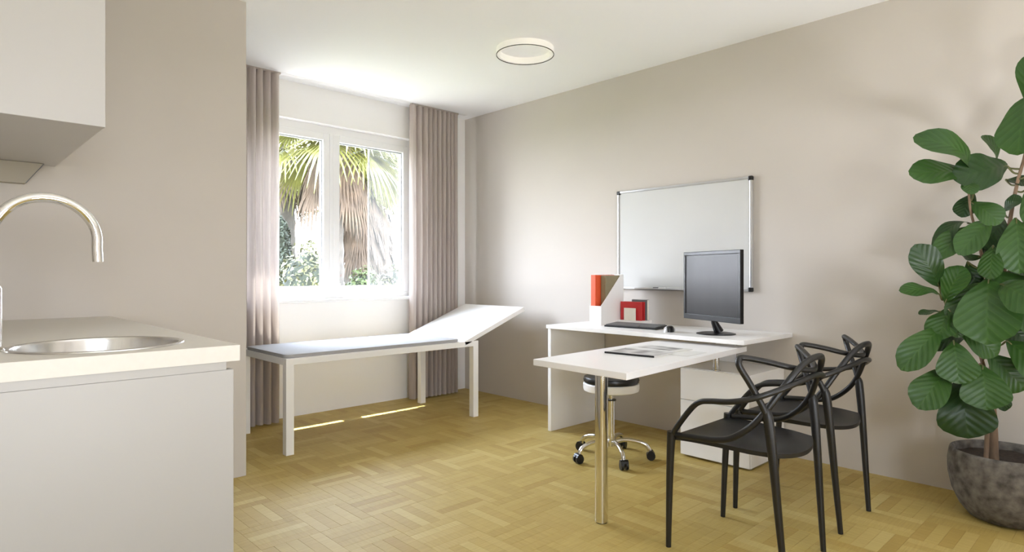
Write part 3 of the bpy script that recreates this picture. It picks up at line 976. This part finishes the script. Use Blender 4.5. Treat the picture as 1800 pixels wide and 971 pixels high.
# ------------------------------------------------------------------ whiteboard
wb = thing('whiteboard', (3.79, 2.29, 1.35), 'large blank whiteboard with aluminium frame mounted on the beige wall', 'whiteboard')
BY0, BY1, BZ0, BZ1 = 1.772, 2.812, .990, 1.716
box(3.783, 3.7995, BY0 + .012, BY1 - .012, BZ0 + .012, BZ1 - .012).build('writing_surface', M['board'], wb)
for b in ((BY0 + .01, BY1 - .01, BZ1 - .016, BZ1), (BY0 + .01, BY1 - .01, BZ0, BZ0 + .016), (BY0, BY0 + .016, BZ0 + .01, BZ1 - .01), (BY1 - .016, BY1, BZ0 + .01, BZ1 - .01)):
    box(3.776, 3.7995, b[0], b[1], b[2], b[3], .003).build('frame_rail', M['alu'], wb)
for cy in (BY0, BY1):
    for cz in (BZ0, BZ1):
        y0 = cy - .003 if cy == BY0 else cy - .026
        z0 = cz - .003 if cz == BZ0 else cz - .026
        box(3.773, 3.7995, y0, y0 + .029, z0, z0 + .029, .006).build('corner_cap', M['black'], wb)
tr = MB()
tr.box(3.725, 3.776, 2.02, 2.62, BZ0 - .002, BZ0 + .002); tr.box(3.725, 3.729, 2.02, 2.62, BZ0 - .002, BZ0 + .012)
tr.build('pen_tray', M['alu'], wb)
mk = thing('marker_pen', (3.745, 2.40, BZ0 + .002), 'dark marker pen lying on the whiteboard tray', 'pen')
mm = MB(); mm.tube([(3.745, 2.37, BZ0 + .0095), (3.745, 2.43, BZ0 + .0095)], .0075, 12); mm.build('barrel', M['paper'], mk)
mm = MB(); mm.tube([(3.745, 2.43, BZ0 + .0095), (3.745, 2.475, BZ0 + .0095)], .0078, 12); mm.build('cap', M['black'], mk)

# ------------------------------------------------------------------ ring ceiling lamp
RX, RY = 2.885, 2.893
rl = thing('ring_ceiling_lamp', (RX, RY, ZC), 'thin white ring lamp with dark lower rim on the ceiling', 'lamp')
RR = .190
MB().lathe([(RR, ZC - .0005), (RR, ZC - .040), (RR - .022, ZC - .040), (RR - .022, ZC - .0005)], RX, RY, 72, closed=True).build('lamp_ring', M['lamp_body'], rl, angle=30)
MB().lathe([(RR + .001, ZC - .040), (RR + .001, ZC - .044), (RR - .004, ZC - .044), (RR - .004, ZC - .040)], RX, RY, 72, closed=True).build('lamp_rim', M['lamp_rim'], rl, angle=30)

# ------------------------------------------------------------------ potted fiddle-leaf fig
PX, PY = 3.510, .480
pl = thing('potted_fig', (PX, PY, 0), 'tall fiddle-leaf fig in a round grey concrete pot by the beige wall', 'plant')
MB().lathe([(0, 0), (.105, 0), (.135, .012), (.170, .055), (.198, .12), (.212, .19), (.214, .25), (.208, .295), (.204, .305), (.196, .308), (.188, .300), (.190, .265), (0, .262)],
           PX, PY, 56).build('pot', M['pot'], pl, angle=60)
sl = MB()
vv, ff = [(PX, PY, .272)], []
for j in range(1, 6):
    for k in range(28):
        a = 2 * math.pi * k / 28
        r_ = .191 * j / 5
        vv.append((PX + r_ * math.cos(a), PY + r_ * math.sin(a), .270 + .006 * noise.noise(Vector((r_ * 30 * math.cos(a), r_ * 30 * math.sin(a), 1)))))
for k in range(28):
    ff.append((0, 1 + k, 1 + (k + 1) % 28))
for j in range(4):
    for k in range(28):
        ff.append((1 + j * 28 + k, 1 + (j + 1) * 28 + k, 1 + (j + 1) * 28 + (k + 1) % 28, 1 + j * 28 + (k + 1) % 28))
sl.add(vv, ff); sl.smooth = True
sl.build('soil', M['soil'], pl)
#PLANT_BEGIN
FIG_LEAVES = [  # base, tip, normal, width, curl, dark
    ((3.538, 0.383, 1.904), (3.393, 0.426, 1.626), (-0.86, 0.19, 0.48), 0.180, 0.10, 0),
    ((3.365, 0.59, 1.565), (3.126, 0.708, 1.698), (-0.38, -0.92, 0.14), 0.126, 0.22, 0),
    ((3.414, 0.599, 1.546), (3.121, 0.741, 1.54), (-0.39, -0.78, 0.49), 0.131, 0.08, 0),
    ((3.54, 0.478, 1.587), (3.284, 0.612, 1.523), (-0.5, -0.83, 0.24), 0.169, 0.10, 1),
    ((3.544, 0.516, 1.613), (3.505, 0.553, 1.732), (-0.4, -0.9, 0.15), 0.083, 0.15, 0),
    ((3.587, 0.489, 1.531), (3.566, 0.398, 1.504), (-0.62, -0.09, 0.78), 0.089, 0.05, 1),
    ((3.362, 0.594, 1.529), (3.275, 0.566, 1.448), (-0.59, -0.31, 0.74), 0.069, 0.05, 0),
    ((3.529, 0.489, 1.379), (3.491, 0.428, 1.44), (-0.79, 0.6, 0.11), 0.066, 0.10, 1),
    ((3.422, 0.592, 1.423), (3.392, 0.482, 1.327), (-0.9, -0.11, 0.41), 0.107, 0.12, 0),
    ((3.462, 0.594, 1.328), (3.261, 0.69, 1.226), (-0.47, -0.04, 0.88), 0.088, 0.25, 1),
    ((3.418, 0.595, 1.31), (3.203, 0.663, 1.179), (-0.56, -0.26, 0.79), 0.111, 0.12, 0),
    ((3.435, 0.524, 1.337), (3.218, 0.592, 1.197), (-0.58, -0.45, 0.68), 0.116, 0.10, 0),
    ((3.567, 0.494, 1.349), (3.47, 0.546, 1.223), (-0.8, -0.07, 0.59), 0.126, 0.10, 1),
    ((3.48, 0.439, 1.345), (3.376, 0.414, 1.114), (-0.89, -0.18, 0.42), 0.163, 0.10, 0),
    ((3.462, 0.553, 1.177), (3.282, 0.628, 1.21), (-0.21, -0.77, 0.61), 0.079, -0.15, 1),
    ((3.408, 0.508, 1.225), (3.31, 0.505, 1.085), (-0.82, 0.0, 0.58), 0.095, 0.08, 0),
    ((3.576, 0.499, 1.194), (3.611, 0.411, 1.085), (-0.88, -0.47, 0.1), 0.115, 0.10, 1),
    ((3.296, 0.684, 1.042), (3.155, 0.736, 1.219), (-0.71, -0.57, -0.4), 0.129, 0.12, 1),
    ((3.292, 0.66, 0.971), (3.271, 0.598, 1.13), (-0.99, 0.13, -0.09), 0.114, 0.12, 0),
    ((3.274, 0.677, 1.009), (3.065, 0.766, 1.031), (-0.17, -0.59, 0.79), 0.085, 0.10, 0),
    ((3.274, 0.677, 0.933), (3.142, 0.721, 0.927), (-0.15, -0.31, 0.94), 0.045, 0.05, 1),
    ((3.356, 0.516, 1.085), (3.2, 0.499, 0.822), (-0.86, -0.08, 0.51), 0.237, 0.10, 0),
    ((3.449, 0.51, 1.115), (3.426, 0.394, 0.935), (-0.94, -0.22, 0.26), 0.218, 0.10, 0),
    ((3.449, 0.538, 1.069), (3.246, 0.622, 0.893), (-0.68, -0.15, 0.71), 0.128, 0.10, 0),
    ((3.303, 0.649, 0.949), (3.199, 0.666, 0.823), (-0.77, -0.05, 0.64), 0.129, 0.10, 0),
    ((3.267, 0.642, 0.945), (3.239, 0.6, 0.83), (-0.73, -0.57, 0.39), 0.086, 0.10, 0),
    ((3.293, 0.618, 0.86), (3.309, 0.478, 0.762), (-0.88, -0.34, 0.33), 0.119, 0.12, 0),
    ((3.269, 0.668, 0.859), (3.043, 0.76, 0.706), (-0.62, -0.38, 0.69), 0.132, 0.14, 0),
    ((3.246, 0.622, 0.809), (3.166, 0.587, 0.645), (-0.85, -0.26, 0.46), 0.162, 0.10, 0),
    ((3.267, 0.642, 0.685), (3.068, 0.708, 0.54), (-0.63, -0.31, 0.72), 0.150, 0.10, 0),
    ((3.31, 0.532, 0.708), (3.225, 0.503, 0.539), (-0.86, -0.21, 0.47), 0.185, 0.10, 0),
    ((3.399, 0.53, 0.749), (3.419, 0.4, 0.609), (-0.91, -0.37, 0.21), 0.153, 0.12, 0),
    ((3.36, 0.622, 0.637), (3.292, 0.577, 0.394), (-0.91, -0.29, 0.31), 0.228, 0.10, 1),
    ((3.544, 0.516, 0.587), (3.536, 0.482, 0.485), (-0.76, -0.6, 0.26), 0.065, 0.10, 1),
    ((3.552, 0.508, 0.898), (3.562, 0.402, 0.792), (-0.92, -0.32, 0.23), 0.138, 0.10, 1),
    ((3.447, 0.609, 0.82), (3.252, 0.698, 0.772), (-0.41, -0.45, 0.79), 0.089, 0.10, 1),
    ((3.538, 0.535, 0.897), (3.54, 0.478, 1.003), (-0.97, 0.21, 0.13), 0.137, 0.10, 1),
    ((3.55, 0.525, 0.819), (3.457, 0.585, 0.899), (-0.62, -0.77, -0.13), 0.121, 0.10, 1),
    ((3.477, 0.58, 1.261), (3.539, 0.507, 1.131), (-0.82, -0.57, -0.07), 0.110, 0.10, 1),
    ((3.47, 0.587, 1.468), (3.416, 0.624, 1.363), (-0.89, -0.02, 0.45), 0.094, 0.10, 1),
    ((3.459, 0.611, 1.157), (3.485, 0.573, 1.002), (-0.86, -0.51, -0.01), 0.127, 0.10, 1),
    ((3.527, 0.394, 1.554), (3.498, 0.283, 1.629), (-0.96, 0.27, 0.03), 0.130, 0.10, 0),
    ((3.493, 0.413, 1.329), (3.462, 0.276, 1.247), (-0.95, 0.02, 0.32), 0.141, 0.10, 0),
    ((3.516, 0.404, 1.679), (3.503, 0.32, 1.835), (-0.98, 0.19, 0.02), 0.115, 0.10, 0),
    ((3.423, 0.424, 1.154), (3.382, 0.256, 1.058), (-0.93, 0.02, 0.37), 0.163, 0.10, 0),
    ((3.397, 0.449, 0.958), (3.362, 0.275, 0.85), (-0.94, -0.03, 0.35), 0.171, 0.10, 0),
    ((3.388, 0.458, 0.811), (3.332, 0.304, 0.688), (-0.9, -0.02, 0.44), 0.161, 0.10, 0),
    ((3.527, 0.394, 1.829), (3.48, 0.37, 2.061), (-0.97, 0.15, -0.18), 0.128, 0.10, 0),
    ((3.585, 0.408, 1.487), (3.468, 0.353, 1.3), (-0.82, -0.16, 0.55), 0.127, 0.10, 0),
    ((3.307, 0.466, 1.057), (3.128, 0.319, 0.973), (-0.65, 0.45, 0.61), 0.154, 0.10, 0),
]
FIG_STEMS = [
    ('trunk', [(3.473, 0.515, 0.261), (3.469, 0.519, 0.444), (3.463, 0.524, 0.571), (3.474, 0.514, 0.749), (3.491, 0.498, 0.952), (3.504, 0.485, 1.105), (3.527, 0.477, 1.233), (3.542, 0.462, 1.386), (3.552, 0.44, 1.525), (3.548, 0.416, 1.635), (3.54, 0.395, 1.807), (3.538, 0.383, 1.904)], [0.019, 0.0175, 0.016, 0.014, 0.012, 0.01, 0.009, 0.008, 0.007, 0.006, 0.005, 0.004]),
    ('trunk', [(3.409, 0.534, 0.27), (3.426, 0.532, 0.398), (3.431, 0.527, 0.55), (3.425, 0.547, 0.7), (3.396, 0.575, 0.801), (3.368, 0.615, 0.871), (3.327, 0.654, 0.94), (3.303, 0.677, 1.016), (3.291, 0.689, 1.08)], [0.01, 0.0095, 0.009, 0.008, 0.007, 0.006, 0.005, 0.0045, 0.004]),
    ('branch', [(3.482, 0.506, 0.825), (3.468, 0.533, 1.003), (3.45, 0.551, 1.156), (3.428, 0.572, 1.284), (3.397, 0.587, 1.385), (3.39, 0.594, 1.487), (3.39, 0.594, 1.563)], [0.009, 0.008, 0.007, 0.006, 0.005, 0.0045, 0.004]),
    ('branch', [(3.425, 0.547, 0.7), (3.396, 0.575, 0.687), (3.343, 0.611, 0.663), (3.299, 0.64, 0.677)], [0.007, 0.006, 0.005, 0.004]),
]
def leaf_outline(t):
    """half width of a fiddle-shaped leaf along its length"""
    return 0.5 * (t ** .72) * (1 - t ** 6) ** .55 / 0.745
stem_pts = []
for nm, pts, rads in FIG_STEMS:
    sp_ = spline(pts, 5)
    n_ = len(sp_)
    rr = [rads[min(len(rads) - 1, i // 5)] * (1 - (i % 5) / 5) + rads[min(len(rads) - 1, i // 5 + 1)] * ((i % 5) / 5) for i in range(n_)]
    MB().tube(sp_, rr, 9).build(nm, M['bark'], pl)
    stem_pts += [p for p in sp_ if p.z > .62]
lr = random.Random(5)
for (b, t, nn, wd, curl, dk_) in FIG_LEAVES:
    b, t, nn = Vector(b), Vector(t), Vector(nn).normalized()
    ax = t - b
    Ln = ax.length
    ax.normalize()
    sd = ax.cross(nn).normalized()
    nn = sd.cross(ax).normalized()
    NT, NW = 12, 6
    fold, wav, ph_ = lr.uniform(.10, .24), lr.uniform(.02, .05), lr.uniform(0, 6)
    vv, ff, uvs = [], [], []
    for i in range(NT + 1):
        q = i / NT
        hw = max(.0015, leaf_outline(min(.985, max(.015, q))) * wd)
        for j in range(NW + 1):
            s_ = -1 + 2 * j / NW
            p = b + ax * (Ln * (q + .03 * (1 - abs(s_)) * (q > .9))) + sd * (s_ * hw)
            p += nn * (curl * Ln * (math.sin(math.pi * min(1, q * .9)) - .9 * q * q) + fold * abs(s_) * hw + wav * wd * abs(s_) ** 2 * math.sin(q * 11 + ph_ + (2 if s_ < 0 else 0)))
            if p.x > 3.785: p.x = 3.785
            vv.append(p)
            uvs.append((.5 + .5 * s_ * min(1, 2 * hw / wd), q))
    for i in range(NT):
        for j in range(NW):
            a_ = i * (NW + 1) + j
            ff.append((a_, a_ + 1, a_ + NW + 2, a_ + NW + 1))
    mb = MB(); mb.add(vv, ff); mb.smooth = True
    lo = mb.build('leaf', M['leaf_dark'] if dk_ else M['leaf'], pl, angle=180, fix=False)
    uvl = lo.data.uv_layers.new(name='UVMap')
    for lp_ in lo.data.loops:
        uvl.data[lp_.index].uv = uvs[lp_.vertex_index]
    near = min(stem_pts, key=lambda p: (p + Vector((0, 0, .03)) - b).length)
    m_ = (near + b) / 2 + Vector((0, 0, -.012))
    MB().tube(spline([near, m_, b, b + ax * Ln * .12 + nn * (curl * Ln * .25)], 4), [.0042] * 9 + [.003] * 4, 6).build('leaf_stalk', M['twig'], lo)

# ------------------------------------------------------------------ garden outside the window
gr = struct(box(-20, 40, YW + .6, 40, -.45, -.30).build('ground', M['lawn']))
struct(box(-4, 12, YW + .22, YW + 1.9, -.30, -.25).build('terrace', M['paving']))
struct(box(-20, 40, -40, YB - .2, -.45, -.30).build('ground_rear', M['lawn']))

gl_r = random.Random(3)
def leaf_cloud(mb, cx, cy, cz, rx, ry, rz, n, size, r, zmin=-.29):
    for _ in range(n):
        a, b = r.uniform(0, 2 * math.pi), math.asin(r.uniform(-.9, 1))
        k = r.uniform(.80, 1.03) * (1 + .12 * noise.noise(Vector((math.cos(a) * 2, math.sin(a) * 2, b * 2 + cx))))
        p = Vector((cx + rx * k * math.cos(a) * math.cos(b), cy + ry * k * math.sin(a) * math.cos(b), cz + rz * k * math.sin(b)))
        if p.z < zmin: continue
        nrm_ = Vector((r.gauss(0, .6) + math.cos(a), r.gauss(0, .6) + math.sin(a), r.gauss(0, .6) + b)).normalized()
        u = nrm_.orthogonal().normalized()
        u = Matrix.Rotation(r.uniform(0, 6.28), 3, nrm_) @ u
        w = nrm_.cross(u)
        s = size * r.uniform(.7, 1.3)
        mb.add([p - u * s, p + w * s * .5 + nrm_ * s * .15, p + u * s, p - w * s * .5 + nrm_ * s * .15], [(0, 1, 2, 3)])
def bush(name, label, cat, balls, n, size, lm, core=True, bloom=None):
    cx, cy = balls[0][0], balls[0][1]
    t = thing(name, (cx, cy, -.30), label, cat)
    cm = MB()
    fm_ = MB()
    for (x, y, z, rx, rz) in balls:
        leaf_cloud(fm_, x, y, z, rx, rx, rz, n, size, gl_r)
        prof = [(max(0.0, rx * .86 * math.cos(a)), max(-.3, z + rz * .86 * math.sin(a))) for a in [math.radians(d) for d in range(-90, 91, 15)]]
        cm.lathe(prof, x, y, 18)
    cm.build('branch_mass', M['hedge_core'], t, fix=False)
    fm_.build('foliage', lm, t, fix=False)['kind'] = 'stuff'
    if bloom:
        bm_ = MB()
        for (x, y, z, rx, rz) in balls:
            leaf_cloud(bm_, x, y, z, rx * 1.04, rx * 1.04, rz * 1.04, bloom, size * 1.5, gl_r)
        bm_.build('blossom', M['flower'], t, fix=False)['kind'] = 'stuff'
    return t

def frond(parent, o, d, length, droop, fan, nseg, material, seed, name='frond', spread=2.5):
    """palm fan: a stalk and separate blade strips that bend down under their weight"""
    r = random.Random(seed)
    o, d = Vector(o), Vector(d).normalized()
    up = Vector((0, 0, 1))
    side = d.cross(up)
    side = side.normalized() if side.length > .05 else Vector((1, 0, 0))
    nrm_ = side.cross(d).normalized()
    hub = o + d * length + Vector((0, 0, -droop * .35 * length))
    mb = MB()
    mb.tube([o, o + d * length * .5 + Vector((0, 0, -droop * .08 * length)), hub], [.02, .014, .010], 5)
    dd = (hub - (o + d * length * .5)).normalized()
    side2 = side
    for k in range(nseg):
        a = (k / (nseg - 1) - .5) * spread
        v = (dd * math.cos(a) + side2 * math.sin(a)).normalized()
        ln = fan * (1 - .25 * abs(a) / (spread / 2)) * r.uniform(.88, 1.06)
        wv = v.cross(nrm_).normalized() * .030 * (fan / .8)
        p = hub.copy()
        pts = []
        vv = v.copy()
        for j in range(5):
            q = j / 4
            pts.append((p.copy(), wv * (1 if j < 2 else (1.1 - q)) * (.35 if j == 0 else 1)))
            vv = (vv + Vector((0, 0, -droop * (.10 + .38 * q)))).normalized()
            p = p + vv * ln / 4
        V, Fc = [], []
        for (c_, w_) in pts:
            V += [c_ - w_, c_ + Vector((0, 0, -.012)), c_ + w_]
        for j in range(4):
            for i in range(2):
                a_ = j * 3 + i
                Fc.append((a_, a_ + 1, a_ + 4, a_ + 3))
        mb.add(V, Fc)
    mb.smooth = False
    return mb.build(name, material, parent, fix=False)

def palm(x, y, ztop, label, greens, dead, rt, seed, fan=.85, stalk=.55, skirt=(0.3, 1.6)):
    r = random.Random(seed)
    t = thing('palm_tree', (x, y, -.30), label, 'tree', None)
    prof = []
    nseg = 22
    for i in range(nseg + 1):
        z = -.30 + (ztop + .25) * i / nseg
        prof.append((rt * (1.25 - .3 * i / nseg) * (1 + (.06 if i % 2 else -.04)), z))
    prof.append((0, ztop))
    MB().lathe(prof, x, y, 16).build('trunk', M['palm_bark'], t)
    for k in range(greens):
        a = k * 2.399 + r.uniform(-.2, .2)
        el = math.radians(70 - 85 * (k / max(1, greens - 1)) + r.uniform(-8, 8))
        d = (math.cos(a) * math.cos(el), math.sin(a) * math.cos(el), math.sin(el))
        frond(t, (x, y, ztop - .05), d, stalk * r.uniform(.85, 1.2), .55 + .5 * (k / greens), fan * r.uniform(.9, 1.1), 20, M['frond'], seed * 100 + k)
    for k in range(dead):
        a = k * 2.399 + r.uniform(-.3, .3)
        zz = ztop - skirt[0] - (skirt[1] - skirt[0]) * (k / max(1, dead - 1)) * r.uniform(.85, 1.0)
        el = math.radians(r.uniform(-70, -45))
        d = (math.cos(a) * math.cos(el), math.sin(a) * math.cos(el), math.sin(el))
        frond(t, (x + math.cos(a) * rt, y + math.sin(a) * rt, zz + .3), d, stalk * .6, 1.2, fan * r.uniform(.75, 1.0), 12, M['frond_brown'], seed * 100 + 50 + k, 'dead_frond', spread=1.3)
    return t
palm(5.66, 10.0, 3.00, 'fan palm with a skirt of dry brown fronds, seen through the right window pane', 28, 44, .16, 4, fan=.85, stalk=.50, skirt=(.20, 1.5))
palm(4.50, 8.6, 3.25, 'fan palm with drooping yellowed fronds, behind the middle post of the window', 28, 16, .14, 9, fan=1.05, stalk=.70, skirt=(.15, .6))
palm(7.45, 12.4, 3.45, 'fan palm further back, seen at the right edge of the window', 24, 40, .17, 15, fan=.95, stalk=.55, skirt=(.25, 2.0))
palm(5.55, 12.6, 3.95, 'tall fan palm far behind, its fronds filling the top of the left window pane', 28, 14, .15, 21, fan=1.15, stalk=.75, skirt=(.2, .7))

bush('garden_bush', 'rounded green bush outside the left window pane', 'bush', [(3.78, 7.9, .50, .46, 1.05), (3.25, 8.1, .2, .4, .8)], 3200, .034, M['hedge'])
bush('garden_bush', 'low yellow-green bush at the foot of the brown palm trunk', 'bush', [(5.02, 8.6, .40, .34, .80)], 1800, .040, M['bright_leaf'])
bush('flowering_shrub', 'shrub with white blossom outside the right window pane', 'bush', [(5.72, 8.8, .45, .34, .82)], 1500, .035, M['hedge'], bloom=420)
bush('conifer', 'dark green conifer at the left edge of the left window pane', 'tree', [(4.95, 11.6, .2, .42, .8), (4.95, 11.6, .9, .36, .8), (4.95, 11.6, 1.6, .22, .6)], 1400, .04, M['conifer'])
bush('garden_hedge', 'long clipped hedge far behind the palms', 'hedge', [(6.0 + .9 * k, 15.0 - .2 * k, .45, .75, 1.05) for k in range(9)], 900, .06, M['hedge'])

hs = thing('house', (9.2, 20.0, -.3), 'white house with grey gable roof behind the garden', 'house')
hx0, hx1, hy0, hy1, hzw = 5.2, 8.05, 19.0, 25.0, 2.0
box(hx0, hx1, hy0, hy1, -.3, hzw).build('house_wall', M['render'], hs)
rf = MB()
xm = (hx0 + hx1) / 2
vv = [(hx0 - .3, hy0 - .3, hzw - .1), (xm, hy0 - .3, hzw + 1.5), (hx1 + .3, hy0 - .3, hzw - .1),
      (hx0 - .3, hy1, hzw - .1), (xm, hy1, hzw + 1.5), (hx1 + .3, hy1, hzw - .1)]
vv += [(a, b, c + .12) for a, b, c in vv]
ff = [(0, 1, 4, 3), (1, 2, 5, 4), (6, 9, 10, 7), (7, 10, 11, 8), (0, 6, 7, 1), (1, 7, 8, 2), (3, 4, 10, 9), (4, 5, 11, 10), (0, 3, 9, 6), (2, 8, 11, 5)]
rf.add(vv, ff)
rf.build('roof', M['roof'], hs)
gm = MB(); gm.add([(hx0, hy0, hzw), (hx1, hy0, hzw), (xm, hy0, hzw + 1.42), (hx0, hy0 + .2, hzw), (hx1, hy0 + .2, hzw), (xm, hy0 + .2, hzw + 1.42)],
                  [(0, 1, 2), (3, 5, 4), (0, 3, 4, 1), (1, 4, 5, 2), (0, 2, 5, 3)])
gm.build('gable', M['render'], hs)
for (a, b) in ((5.9, 6.5), (7.0, 7.6)):
    wo = box(a, b, hy0 - .03, hy0, .6, 1.6, .01).build('house_window', M['frame'], hs)
    box(a + .06, b - .06, hy0 - .036, hy0 - .03, .66, 1.54).build('pane', M['roof'], wo)
